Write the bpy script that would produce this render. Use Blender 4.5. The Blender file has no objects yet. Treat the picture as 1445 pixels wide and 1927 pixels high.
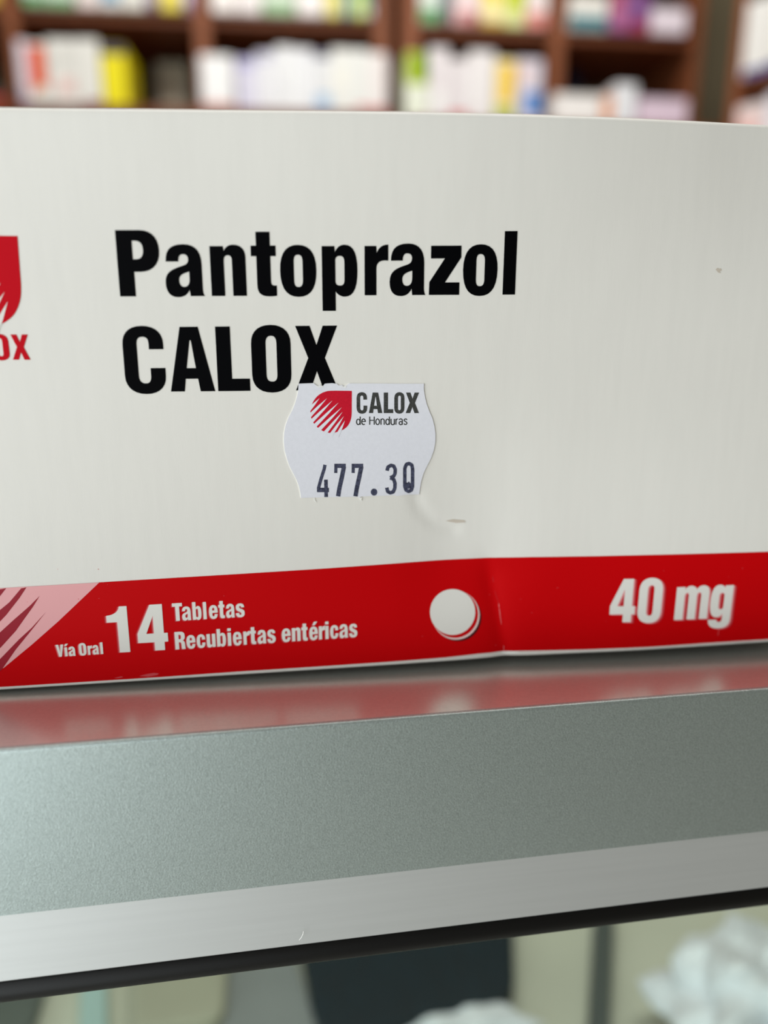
import bpy, bmesh, math, random
from math import sin, cos, pi, radians, exp, hypot, atan2
from mathutils import Vector, Matrix
from mathutils.geometry import tessellate_polygon

# ------------------------------------------------------------------ camera, world, lights, exposure
random.seed(4)
SC = bpy.context.scene
COL = SC.collection
W, H = 1445.0, 1927.0
FPX = 1392.0                      # focal length in pixels of the 1445 x 1927 frame
CX, CY = W / 2, H / 2
PITCH = radians(13.8)
CAM = Vector((0.0, 0.0, 1.12))
ROT = Matrix.Rotation(pi / 2 - PITCH, 3, 'X')

cd = bpy.data.cameras.new('camera')
co = bpy.data.objects.new('camera', cd)
COL.objects.link(co)
co.location = CAM
co.rotation_euler = (pi / 2 - PITCH, 0, 0)
cd.sensor_fit = 'VERTICAL'
cd.sensor_height = 36.0
cd.lens = 36.0 * FPX / H
cd.clip_start = 0.01
cd.clip_end = 50
cd.dof.use_dof = True
cd.dof.focus_distance = 0.151
cd.dof.aperture_fstop = cd.lens / 5.4
SC.camera = co

SC.view_settings.view_transform = 'Standard'
SC.view_settings.look = 'None'
SC.view_settings.gamma = 1.0
SC.view_settings.use_curve_mapping = False
SC.view_settings.exposure = 0.0
SC.cycles.use_denoising = True
SC.cycles.max_bounces = 8
SC.cycles.transparent_max_bounces = 12
SC.cycles.caustics_reflective = False
SC.cycles.caustics_refractive = False

wd = bpy.data.worlds.new('daylight')
SC.world = wd
wd.use_nodes = True
bg = wd.node_tree.nodes['Background']
bg.inputs[0].default_value = (1.0, 0.93, 0.78, 1)
bg.inputs[1].default_value = 0.18

def area(name, loc, target, sx, sy, power, col):
    l = bpy.data.lights.new(name, 'AREA')
    l.shape = 'RECTANGLE'
    l.size, l.size_y, l.energy, l.color = sx, sy, power, col
    o = bpy.data.objects.new(name, l)
    COL.objects.link(o)
    o.location = loc
    o.rotation_euler = (Vector(target) - Vector(loc)).to_track_quat('-Z', 'Y').to_euler()
    return o
area('shop_window_daylight', (-0.68, -0.44, 1.17), (0, -0.28, 1.13), 1.0, 1.5, 13.0, (0.94, 1.0, 1.03))
area('added_rail_fill', (-0.75, -1.45, 0.85), (0, 0.1, 0.95), 1.1, 1.7, 11.0, (0.91, 1.0, 1.02))  # unseen cool fill light, added to brighten the left end of the rail
area('added_shelf_fill', (0.0, 0.55, 2.7), (0, 1.7, 1.2), 1.6, 0.5, 30, (1.0, 0.97, 0.93))  # unseen overhead fill, added to light the shelves behind

# ------------------------------------------------------------------ helpers
def lin(c):
    c = c / 255.0
    return c / 12.92 if c <= 0.04045 else ((c + 0.055) / 1.055) ** 2.4
def rgb(t):
    return (lin(t[0]), lin(t[1]), lin(t[2]), 1.0)

MATS = {}
def mat(name, color, rough=0.5, metal=0.0, spec=0.5, noise=None, bump=None):
    """noise = (scale vector, amount), bump = (scale vector, strength, distance); both in object coordinates"""
    if name in MATS:
        return MATS[name]
    m = bpy.data.materials.new(name)
    m.use_nodes = True
    nt = m.node_tree
    b = nt.nodes['Principled BSDF']
    b.inputs['Base Color'].default_value = rgb(color)
    b.inputs['Roughness'].default_value = rough
    b.inputs['Metallic'].default_value = metal
    b.inputs['Specular IOR Level'].default_value = spec
    tc = nt.nodes.new('ShaderNodeTexCoord')
    def tex(sc, detail=3.0):
        mp = nt.nodes.new('ShaderNodeMapping')
        mp.inputs['Scale'].default_value = sc
        nt.links.new(tc.outputs['Object'], mp.inputs['Vector'])
        n = nt.nodes.new('ShaderNodeTexNoise')
        n.inputs['Scale'].default_value = 1.0
        n.inputs['Detail'].default_value = detail
        nt.links.new(mp.outputs[0], n.inputs['Vector'])
        return n
    if noise:
        n = tex(noise[0])
        r = nt.nodes.new('ShaderNodeMapRange')
        r.inputs['From Min'].default_value = 0.3
        r.inputs['From Max'].default_value = 0.7
        r.inputs['To Min'].default_value = 1.0 - noise[1]
        r.inputs['To Max'].default_value = 1.0 + noise[1]
        nt.links.new(n.outputs['Fac'], r.inputs['Value'])
        v = nt.nodes.new('ShaderNodeVectorMath')
        v.operation = 'SCALE'
        v.inputs[0].default_value = rgb(color)[:3]
        nt.links.new(r.outputs[0], v.inputs['Scale'])
        nt.links.new(v.outputs[0], b.inputs['Base Color'])
    if bump:
        n = tex(bump[0], 4.0)
        bp = nt.nodes.new('ShaderNodeBump')
        bp.inputs['Strength'].default_value = bump[1]
        bp.inputs['Distance'].default_value = bump[2]
        nt.links.new(n.outputs['Fac'], bp.inputs['Height'])
        nt.links.new(bp.outputs[0], b.inputs['Normal'])
    MATS[name] = m
    return m

def root_of(o):
    while o.parent:
        o = o.parent
    return o

def obj(name, verts, faces, mats, parent=None, smooth=False, fmats=None, at=None):
    """one mesh object; vertices come in world coordinates"""
    o0 = root_of(parent).location if parent else (Vector(at) if at is not None else Vector((0, 0, 0)))
    me = bpy.data.meshes.new(name)
    me.from_pydata([tuple(Vector(v) - o0) for v in verts], [], faces)
    for m in (mats if isinstance(mats, (list, tuple)) else [mats]):
        me.materials.append(m)
    if fmats:
        me.polygons.foreach_set('material_index', fmats)
    if smooth:
        me.polygons.foreach_set('use_smooth', [True] * len(me.polygons))
    me.update()
    o = bpy.data.objects.new(name, me)
    COL.objects.link(o)
    if parent:
        o.parent = parent
    else:
        o.location = o0
    return o

def bm_obj(name, bm, mats, parent=None, smooth=False, at=None):
    bm.verts.ensure_lookup_table()
    bm.verts.index_update()
    vs = [v.co.copy() for v in bm.verts]
    fs = [[v.index for v in f.verts] for f in bm.faces]
    bm.free()
    return obj(name, vs, fs, mats, parent, smooth, at=at)

def thing(name, label, cat, loc, group=None):
    o = bpy.data.objects.new(name, None)
    o.empty_display_size = 0.02
    COL.objects.link(o)
    o.location = loc
    return tag(o, label, cat, group)

def tag(o, label=None, cat=None, group=None, kind=None):
    for k, v in (('label', label), ('category', cat), ('group', group), ('kind', kind)):
        if v:
            o[k] = v
    return o

def frame_box(o, ax, ay, az, x0, x1, y0, y1, z0, z1, bev=0.0, seg=2):
    """bmesh of a box in the frame (origin o, axes ax ay az), optionally bevelled"""
    bm = bmesh.new()
    P = [o + ax * x + ay * y + az * z for x in (x0, x1) for y in (y0, y1) for z in (z0, z1)]
    vs = [bm.verts.new(p) for p in P]
    for f in ((0, 1, 3, 2), (4, 6, 7, 5), (0, 4, 5, 1), (2, 3, 7, 6), (0, 2, 6, 4), (1, 5, 7, 3)):
        bm.faces.new([vs[i] for i in f])
    bmesh.ops.recalc_face_normals(bm, faces=bm.faces[:])
    if bev:
        bmesh.ops.bevel(bm, geom=bm.edges[:], offset=bev, segments=seg, affect='EDGES', profile=0.5)
    return bm

# a line of sight of the photograph, used to find where things stand in the room
def ray(px, py):
    d = Vector(((px - CX) / FPX, -(py - CY) / FPX, -1.0))
    return ROT @ d
def on_z(px, py, z):
    r = ray(px, py)
    return CAM + r * ((z - CAM.z) / r.z)
def on_plane(px, py, p, n):
    r = ray(px, py)
    return CAM + r * ((p - CAM).dot(n) / r.dot(n))

# ------------------------------------------------------------------ the pose of the medicine box
def cam_dir(x, y, z):
    return ROT @ Vector((x, -y, -z))
UA = cam_dir(0.99245977, -0.03924794, 0.11611717)
VA = cam_dir(0.01041028, 0.97091572, 0.2391951)
NA = cam_dir(0.1221279, 0.2361827, -0.96400338)
P0 = CAM + ray(722.5, 720) * 0.15
MM = 0.001

TOPD = [(-110, -3.6), (-68.3, -1.97), (-49.8, -1.1), (-30.9, -0.2), (-11.6, 0.88), (1.1, 1.41), (18, 1.77), (39, 1.32), (61.4, -0.23), (78.8, -1.98), (104, -3.6)]
MIDD = [(-110, 0.3), (-60, 0.1), (0, 0.0), (40, 0.0), (104, 0.2)]
BAND = [(-110, 3.0), (-78.2, 2.17), (-59.5, 1.43), (-20, -0.2), (0.6, -1.3), (13.3, -2.2), (23, -2.0), (34, -0.9), (46.9, 0.0), (66, 1.5), (86.4, 2.6), (104, 3.0)]
LOWD = [(-110, 0.1), (-81.8, 0.1), (-43, 0.15), (0.3, 0.1), (15, -0.1), (26.5, -0.3), (38, -0.1), (60.8, 0.7), (90, 0.6), (104, 0.5)]

def curve(tab, u):
    if u <= tab[0][0]:
        return tab[0][1]
    if u >= tab[-1][0]:
        return tab[-1][1]
    for i in range(len(tab) - 1):
        if tab[i][0] <= u <= tab[i + 1][0]:
            break
    x0, y0 = tab[i]
    x1, y1 = tab[i + 1]
    def slope(j):
        a, b = tab[max(j - 1, 0)], tab[min(j + 1, len(tab) - 1)]
        return (b[1] - a[1]) / (b[0] - a[0])
    h = x1 - x0
    t = (u - x0) / h
    m0, m1 = slope(i) * h, slope(i + 1) * h
    return ((2 * t ** 3 - 3 * t * t + 1) * y0 + (t ** 3 - 2 * t * t + t) * m0 + (-2 * t ** 3 + 3 * t * t) * y1 + (t ** 3 - t * t) * m1)

def dent(u, v):
    """how far (mm) the card bulges towards the viewer at u, v (mm)"""
    rows = ((-49.4, TOPD), (-6.0, MIDD), (39.0, BAND), (62.0, LOWD))
    if v <= rows[0][0]:
        d = curve(TOPD, u)
    elif v >= rows[3][0]:
        d = curve(LOWD, u)
    else:
        for i in range(3):
            if rows[i][0] <= v <= rows[i + 1][0]:
                break
        t = (v - rows[i][0]) / (rows[i + 1][0] - rows[i][0])
        t = t * t * (3 - 2 * t)
        d = curve(rows[i][1], u) * (1 - t) + curve(rows[i + 1][1], u) * t
    # folded crease running down through the red band
    if v > 36:
        uc = 23.0 + (v - 40) * 0.19
        w = min(1.0, (v - 36) / 8.0)
        d -= 1.0 * w * exp(-math.sqrt((u - uc) ** 2 + 0.5) / 2.5)
    # small buckle below the price sticker
    best = 9.0
    for (a, b) in zip(BUCK[:-1], BUCK[1:]):
        ex, ey = b[0] - a[0], b[1] - a[1]
        t = max(0, min(1, ((u - a[0]) * ex + (v - a[1]) * ey) / (ex * ex + ey * ey)))
        best = min(best, hypot(u - a[0] - ex * t, v - a[1] - ey * t))
    d -= 0.28 * exp(-(best / 1.3) ** 2)
    return d
BUCK = [(6.6, 24.0), (7.6, 27.0), (10.5, 30.2), (15.2, 32.0)]

def face(u, v, off=0.0):
    return P0 + UA * (u * MM) + VA * (v * MM) + NA * ((dent(u, v) + off) * MM)

def uv_of(px, py):
    """the spot (u, v) on the card that is printed where the photo shows it"""
    r = ray(px, py)
    d = 0.0
    for _ in range(12):
        q = P0 + NA * (d * MM)
        p = CAM + r * ((q - CAM).dot(NA) / r.dot(NA)) - q
        u, v = p.dot(UA) / MM, p.dot(VA) / MM
        d = 0.4 * d + 0.6 * dent(u, v)
    return u, v

# ------------------------------------------------------------------ materials
CARD = (229, 225, 218)
m_card = mat('white_card', CARD, 0.42, 0, 0.4, noise=((520, 900, 60), 0.012), bump=((2600, 2600, 380), 0.22, 0.00006))
m_red = mat('red_ink', (196, 0, 6), 0.5, 0, 0.08)
m_black = mat('black_ink', (3, 3, 5), 0.55, 0, 0.04)
m_pink = mat('pink_halftone', (233, 168, 170), 0.45, 0, 0.3)
m_streak = mat('dark_red_halftone', (150, 10, 35), 0.5, 0, 0.3)
m_white_ink = mat('unprinted_white', CARD, 0.42, 0, 0.4)
m_halo1 = mat('halo_pale', (226, 140, 142), 0.45, 0, 0.3)
m_halo2 = mat('halo_mid', (205, 72, 78), 0.45, 0, 0.3)
m_halo3 = mat('halo_dark', (178, 30, 40), 0.45, 0, 0.3)
m_logo_red = mat('emblem_red', (194, 0, 22), 0.5, 0, 0.08)
m_maroon = mat('maroon_ink', (70, 2, 8), 0.45, 0, 0.3)
m_tabrim = mat('tablet_rim_ink', (236, 205, 200), 0.45, 0, 0.3)
m_paper = mat('sticker_paper', (226, 225, 232), 0.7, 0, 0.2, noise=((1400, 1400, 1400), 0.02), bump=((5200, 5200, 5200), 0.25, 0.00006))
m_sgrey = mat('sticker_grey_ink', (62, 62, 60), 0.6, 0, 0.2, noise=((3500, 3500, 3500), 0.5))
m_sred = mat('sticker_red_ink', (198, 10, 40), 0.6, 0, 0.2, noise=((3500, 3500, 3500), 0.1))
m_stamp = mat('stamped_blue_grey_ink', (66, 68, 88), 0.65, 0, 0.2, noise=((2600, 2600, 2600), 0.6))
m_fray = mat('torn_paper_fibre', (240, 238, 232), 0.8, 0, 0.2)

# ------------------------------------------------------------------ glyph outlines (cap height 100)
GL = {
 'P': ("M0,0 L24,0 L24,37 L34,37 C52,37 63.5,49 63.5,69 C63.5,89 53,100 36,100 L0,100 Z M23.5,56 L28,56 C36,56 39.5,61 39.5,70 C39.5,79 36,84 28,84 L23.5,84 Z", 63.5),
 'a': ("M36.5,0 L58,0 C56,3 55.5,7 55.5,12 L55.5,48 C55.5,68 47,78.5 29.5,78.5 C10,78.5 2,70 2,52.4 L21,52.4 C21,60 23,63.4 28.5,63.4 C33.5,63.4 35.7,60 35.7,56 C35.7,49 32,47.5 24,45 C8,40 0,35 0,20 C0,6 6,-1.5 18,-1.5 C26,-1.5 32,2 35.5,9.5 Z M36.3,37 L36.3,26 C36.3,18 33,14 27.5,14 C23,14 20.5,18 20.5,24 C20.5,31 25,34 36.3,37 Z", 58),
 'n': ("M0,0 L20.4,0 L20.4,53 C20.4,59 23,61.6 26.5,61.6 C30.5,61.6 32.5,59 32.5,54 L32.5,0 L53,0 L53,58 C53,71 46,77.6 35,77.6 C28,77.6 23.5,74 21,68 L20,75.5 L0,75.5 Z", 53),
 't': ("M8,97 L29,97 L29,76 L37.3,76 L37.3,60 L29,60 L29,22 C29,16.5 31,15 37.5,15.5 L37.5,0 C34,-0.7 30,-1 26,-1 C13,-1 8,4 8,17 L8,60 L0,60 L0,76 L8,76 Z", 37.4),
 'o': ("M27,-2 C9,-2 0,11 0,38 C0,64 9,77 27,77 C45,77 54,64 54,38 C54,11 45,-2 27,-2 Z M27,13 C32,13 33.7,17 33.7,24 L33.7,51 C33.7,58 32,62 27,62 C22,62 20.6,58 20.6,51 L20.6,24 C20.6,17 22,13 27,13 Z", 54),
 'p': ("M0,-23.5 L20,-23.5 L20,6 C23,1 28,-2 34,-2 C46,-2 53,9 53,38 C53,66 46,77 34,77 C28,77 23,74 19.7,66 L19,75 L0,75 Z M20,21 L20,53 C20,58 23,60 27,60 C32,60 33.5,56 33.5,50 L33.5,25 C33.5,18 32,15 27,15 C23,15 20,17 20,21 Z", 53),
 'b': ("M0,0 L19,0 L20,7 C23,1 28,-2 34,-2 C46,-2 53,9 53,38 C53,66 46,77 34,77 C28,77 23,74 20,69 L20,100 L0,100 Z M20,20 L20,54 C20,59 23,62 27,62 C32,62 33.5,58 33.5,52 L33.5,24 C33.5,17 32,13.5 27,13.5 C23,13.5 20,15 20,20 Z", 53),
 'r': ("M0,0 L19,0 L19,40 C19,50 25,54 38,52.5 L38,77 C28,77 22,72 19.5,64 L19,75 L0,75 Z", 38),
 'z': ("M0,0 L48.5,0 L48.5,19 L25.5,19 L50.5,57 L50.5,75 L2.5,75 L2.5,55.5 L24.5,55.5 L0.5,19.5 Z", 50.5),
 'l': ("M0,0 L20.5,0 L20.5,97 L0,97 Z", 20.5),
 'C': ("M62,65.6 L39.8,65.6 L39.8,74 C39.8,82 37,85 31,85 C24,85 21.5,81 21.5,73 L21.5,25 C21.5,17 25,13 31.5,13 C38,13 40.3,17 40.3,25 L40.3,36.6 L63,36.6 L63,24 C63,7 51,-3.5 32,-3.5 C12,-3.5 0,7 0,25 L0,73 C0,91 11,102 31,102 C51,102 62,91 62,74 Z", 63),
 'A': ("M0,0 L21.5,0 L24,19.5 L43,19.5 L46,0 L68.4,0 L46.8,100 L19.3,100 Z M26.4,36 L40.5,36 L35,79 L33.2,79 Z", 68.4),
 'L': ("M0,0 L50,0 L50,19 L22.5,19 L22.5,100 L0,100 Z", 50),
 'O': ("M30,-3 C11,-3 0,7 0,25 L0,73 C0,91 11,102 30,102 C49,102 60,91 60,73 L60,25 C60,7 49,-3 30,-3 Z M30.5,14 C36,14 38.5,17 38.5,25 L38.5,73 C38.5,81 36,85 30.5,85 C25,85 22,81 22,73 L22,25 C22,17 25,14 30.5,14 Z", 60),
 'X': ("M0,0 L22.5,0 L33,29.6 L43,0 L65.5,0 L45.5,50 L65,100 L43,100 L33,70 L23,100 L1,100 L20,50 Z", 65.5),
 'T': ("M17,0 L39,0 L39,81 L56,81 L56,100 L0,100 L0,81 L17,81 Z", 56),
 'e': ("M53,25 L34,25 L34,22 C34,16 32,13 27.5,13 C22,13 20.5,17 20.5,24 L20.5,33 L54,33 L54,40 C54,66 45,77 27,77 C9,77 0,64 0,38 C0,11 9,-2 27,-2 C44,-2 52,7 53,25 Z M20.5,46 L34,46 L34,51 C34,59 32,62 27.5,62 C22.5,62 20.5,59 20.5,52 Z", 54),
 's': ("M0,23 C0,7 8,-2 25,-2 C42,-2 50,7 50,22 C50,35 44,40 32,45 C23,49 19.5,51 19.5,56 C19.5,60 21.5,63 25,63 C29,63 31,60 31,54 L48,54 C48,69 41,77 25,77 C9,77 1,69 1,54 C1,42 7,36 18,31 C27,27 31,25 31,19 C31,14.5 29,12 25.5,12 C21,12 18.5,15 18.5,23 Z", 50),
 'R': ("M0,0 L23.5,0 L23.5,40 L28,40 C36,40 38,36 38.5,27 C39,14 38,6 41,0 L64,0 C61,4 61.5,14 61,27 C60.5,40 57,46 47,49 C57,52 62,59 62,73 C62,92 53,100 36,100 L0,100 Z M23.5,57 L29,57 C36,57 38.5,61 38.5,70 C38.5,79 36,83 29,83 L23.5,83 Z", 64),
 'c': ("M52,46 L33.5,46 L33.5,52 C33.5,59 31.5,62 27,62 C22,62 20.5,58 20.5,51 L20.5,24 C20.5,17 22,13 27,13 C31.5,13 33.5,16 33.5,23 L33.5,29 L52,29 L52,26 C52,8 43,-2 27,-2 C9,-2 0,11 0,38 C0,64 9,77 27,77 C43,77 52,67 52,50 Z", 52),
 'u': ("M53,75 L32.5,75 L32.5,20 C32.5,15.5 31,13.5 27.5,13.5 C23,13.5 20.4,16 20.4,22 L20.4,75 L0,75 L0,16 C0,4 6,-2 18,-2 C25,-2 30,2 33,9 L33.5,0 L53,0 Z", 53),
 'i': ("M0,0 L20,0 L20,75 L0,75 Z | M0,84 L20,84 L20,100 L0,100 Z", 20),
 'V': ("M21,0 L42,0 L63,100 L41,100 L31.5,32 L22,100 L0,100 Z", 63),
 '1': ("M22.5,0 L45,0 L45,100 L29,100 C27,88 17,82 0,81 L0,66 L22.5,66 Z", 45),
 '4': ("M35,0 L56,0 L56,18 L64,18 L64,37 L56,37 L56,100 L30,100 L0,38 L0,18 L35,18 Z M18.5,37 L35,37 L35,76 Z", 64),
 'm': ("M0,0 L19.6,0 L19.6,53 C19.6,59 22,61.6 25,61.6 C28.3,61.6 29.2,59 29.2,54 L29.2,0 L47.8,0 L47.8,53 C47.8,59 50,61.6 53,61.6 C56.3,61.6 57.5,59 57.5,54 L57.5,0 L76,0 L76,58 C76,71 70,77.6 61,77.6 C54,77.6 49,74 46,68 C43.5,74.5 39,77.6 33,77.6 C26,77.6 22,74 19.6,68 L19,75.5 L0,75.5 Z", 76),
 'g': ("M50,75 L31.5,75 L31,69 C28,75 23,77 18,77 C6,77 0,66 0,39 C0,12 6,2 17,2 C23,2 28,5 31,10 L31,0 C31,-7 29,-9.5 24.5,-9.5 C20,-9.5 18,-8 18,-3.5 L-1,-3.5 C-1,-17 8,-24 25,-24 C43,-24 50,-16 50,0 Z M25.5,20 C29,20 31,22 31,27 L31,51 C31,56 29,58.5 25.5,58.5 C21,58.5 19.5,55 19.5,50 L19.5,28 C19.5,23 21,20 25.5,20 Z", 50),
}
GL['0'] = GL['O']
GL['\u00e9'] = (GL['e'][0] + " | M20,84 L36,84 L52,104 L31,104 Z", 54)
GL['\u00ed'] = ("M0,0 L20,0 L20,75 L0,75 Z | M0,84 L16,84 L32,104 L11,104 Z", 20)

def loops_of(path, n=7):
    """list of shapes; a shape is a list of loops (outline, then holes)"""
    shapes = []
    for part in path.split('|'):
        loops, cur = [], None
        for tok in part.replace('M', ' M ').replace('L', ' L ').replace('C', ' C ').replace('Z', ' Z ').split():
            if tok in 'MLCZ':
                if tok == 'M':
                    cur = []
                    loops.append(cur)
                mode, buf = tok, []
                continue
            p = tuple(float(q) for q in tok.split(','))
            if mode in 'ML':
                cur.append(p)
            else:
                buf.append(p)
                if len(buf) == 3:
                    a = cur[-1]
                    for k in range(1, n + 1):
                        t = k / n
                        s = 1 - t
                        cur.append(tuple(s ** 3 * a[j] + 3 * s * s * t * buf[0][j] + 3 * s * t * t * buf[1][j] + t ** 3 * buf[2][j] for j in (0, 1)))
                    buf = []
        for l in loops:
            if hypot(l[0][0] - l[-1][0], l[0][1] - l[-1][1]) < 1e-6:
                l.pop()
        shapes.append(loops)
    return shapes

def flat_print(name, layers, parent, step=(1.5, 1.5), label=None):
    """layers = [(shapes in (u, v) mm, height above the card in mm, material)]: ink that follows the card"""
    V, Fc, FM, mats = [], [], [], []
    for shapes, off, m in layers:
        if m not in mats:
            mats.append(m)
        mi = mats.index(m)
        bm = bmesh.new()
        for loops in shapes:
            pts = [Vector((p[0], p[1], 0)) for l in loops for p in l]
            tris = tessellate_polygon([[Vector((p[0], p[1], 0)) for p in l] for l in loops])
            vs = [bm.verts.new(p) for p in pts]
            for t in tris:
                try:
                    f = bm.faces.new([vs[i] for i in t])
                except ValueError:
                    continue
        for ax, st in enumerate(step):
            if not bm.verts:
                break
            lo = min(v.co[ax] for v in bm.verts)
            hi = max(v.co[ax] for v in bm.verts)
            k = math.ceil(lo / st)
            while k * st < hi:
                c = Vector((0, 0, 0))
                c[ax] = k * st
                nn = Vector((0, 0, 0))
                nn[ax] = 1
                bmesh.ops.bisect_plane(bm, geom=bm.verts[:] + bm.edges[:] + bm.faces[:], plane_co=c, plane_no=nn)
                k += 1
        bmesh.ops.remove_doubles(bm, verts=bm.verts[:], dist=0.0005)
        bmesh.ops.dissolve_degenerate(bm, dist=0.002, edges=bm.edges[:])
        bm.verts.index_update()
        base = len(V)
        V += [face(v.co.x, v.co.y, off + 0.03) for v in bm.verts]
        for f in bm.faces:
            ids = [v.index + base for v in f.verts]
            a, b, c = (V[i] for i in ids[:3])
            if (b - a).cross(c - a).dot(NA) < 0:
                ids.reverse()
            Fc.append(ids)
            FM.append(mi)
        bm.free()
    o = obj(name, V, Fc, mats, parent, smooth=True, fmats=FM)
    if label:
        o['label'] = label
    return o

def px_shape(*loops):
    return [[uv_of(*p) for p in l] for l in loops]

def word(chars, base, cap, dx=0.0, dy=0.0):
    """chars = [(letter, left, right)] measured along the base line; base(x) and cap(x) in photo pixels"""
    out = []
    for ch, x0, x1 in chars:
        path, w = GL[ch]
        for loops in loops_of(path, 7 if cap(x0) > 60 else 4):
            res = []
            for l in loops:
                q = []
                for gx, gy in l:
                    x = x0 + (x1 - x0) * gx / w
                    y = base(x)
                    h = cap(x) * gy / 100.0
                    xx = x + h * (x - 713.0) / (6650.0 - y)
                    q.append(uv_of(xx + dx, y - h + dy))
                res.append(q)
            out.append(res)
    return out

def line(x0, y0, x1, y1):
    return lambda x: y0 + (y1 - y0) * (x - x0) / (x1 - x0)

def stroke(pts, w, k=8):
    """a pen stroke as convex pieces in the plane of pts"""
    out = []
    h = w / 2
    for a, b in zip(pts[:-1], pts[1:]):
        d = hypot(b[0] - a[0], b[1] - a[1])
        if d < 1e-9:
            continue
        nx, ny = -(b[1] - a[1]) / d * h, (b[0] - a[0]) / d * h
        out.append([[(a[0] + nx, a[1] + ny), (b[0] + nx, b[1] + ny), (b[0] - nx, b[1] - ny), (a[0] - nx, a[1] - ny)]])
    for p in pts[1:-1]:
        out.append([[(p[0] + h * cos(2 * pi * i / k), p[1] + h * sin(2 * pi * i / k)) for i in range(k)]])
    return out

def arc(cx, cy, rx, ry, a0, a1, n=14):
    return [(cx + rx * cos(radians(a0 + (a1 - a0) * i / n)), cy + ry * sin(radians(a0 + (a1 - a0) * i / n))) for i in range(n + 1)]

# ------------------------------------------------------------------ where the counter lies
V_BOT = 62.3
corner_z = min((face(u, V_BOT, -1.0 if u < 0 else 0) ).z for u in (-104, -60, 0, 60, 100))
ZC = corner_z - 0.0006                                     # top of the display case
EA, EB = on_z(0, 1412, ZC), on_z(1445, 1297, ZC)          # front top edge of its rail
RX = (EB - EA); RX.z = 0; RX.normalize()
RZ = Vector((0, 0, 1))
RY = RZ.cross(RX)                                          # into the case
RN = -RY
RO = (EA + EB) / 2; RO.z = ZC
def rail_h(a, b, out):
    q = RO + RN * out
    return ((on_plane(0, a, q, RN).z + on_plane(1445, b, q, RN).z) / 2) - ZC
H1, H2, H3 = rail_h(1722, 1565, 0), rail_h(1845, 1674, 0.0026), rail_h(1875, 1701, 0.001)

# ------------------------------------------------------------------ the room
FLOOR = mat('grey_floor_tile', (205, 202, 192), 0.4, 0, 0.5, noise=((3, 3, 3), 0.06))
WALL = mat('olive_beige_wall', (112, 102, 80), 0.8, 0, 0.3, noise=((6, 6, 6), 0.04))
room = frame_box(Vector((0, 0, 0)), Vector((1, 0, 0)), Vector((0, 1, 0)), RZ, -3, 3, -2.5, 3.2, -0.1, 0)
tag(bm_obj('floor', room, FLOOR), kind='structure')

# ------------------------------------------------------------------ shelving behind
def wood(name, c, k):
    return mat(name, c, 0.55, 0, 0.3, noise=((k, k, 3), 0.10))
m_wood = wood('reddish_brown_laminate', (108, 56, 28), 40)
m_wood_edge = wood('brown_edge_banding', (132, 76, 46), 40)

class Unit:
    """a shelving unit: frame on its front plane, s along the front, t into the unit, z up"""
    def __init__(self, pa, pb, Y, name, label, depth=0.30):
        r = ray(*pa)
        self.o = CAM + r * (Y / r.y)
        self.zs = self.o.z
        b = on_z(pb[0], pb[1], self.zs)
        self.ax = (b - self.o); self.ax.z = 0
        self.len = self.ax.length
        self.ax.normalize()
        self.ay = RZ.cross(self.ax)
        if self.ay.y < 0:
            self.ay = -self.ay
        self.o.z = 0
        self.depth = depth
        self.root = thing(name, label, 'shelving', self.o + self.ax * (self.len / 2) + self.ay * (depth / 2))
        self.root.rotation_euler = (0, 0, 0)
    def s(self, px, py=100):
        p = on_plane(px, py, self.o, self.ay)
        return (p - self.o).dot(self.ax)
    def z(self, px, py, t=0.0):
        return on_plane(px, py, self.o + self.ay * t, self.ay).z
    def box(self, name, s0, s1, t0, t1, z0, z1, m, bev=0.0015, parent=None):
        bm = frame_box(self.o, self.ax, self.ay, RZ, s0, s1, t0, t1, z0, z1, bev, 1)
        return bm_obj(name, bm, m, parent or self.root)

BT = 0.020                                                # board thickness
def build_unit(un, uprights, pitch, ledge=0.0, zoff=0.0):
    zs = un.zs + zoff
    zd = un.row_dn - BT / 2
    zz = [zs, zs + pitch, zs + 2 * pitch] + [zd - 2 * pitch, zd - 4 * pitch]
    for a, b in uprights:
        un.box('upright_panel', a, b, 0.0, un.depth, 0.0, max(zz) + 0.02, m_wood_edge)
    for (a0, a1), (b0, b1) in zip(uprights[:-1], uprights[1:]):
        for z in zz + [zd]:
            un.box('shelf_board', a1, b0, 0.003 if z != zd else 0.0005, un.depth, z - BT / 2, z + BT / 2, m_wood)
    if ledge:
        un.box('ledge', uprights[0][0], uprights[-1][1], -ledge, 0.0, zd - BT / 2, zd + BT / 2, m_wood)
        un.box('cupboard_front', uprights[0][0], uprights[-1][1], -ledge + 0.01, -ledge + 0.03, 0.0, zd - BT / 2, m_wood)
    un.row_up = zs + BT / 2
    un.pitch = zs - zd

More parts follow.
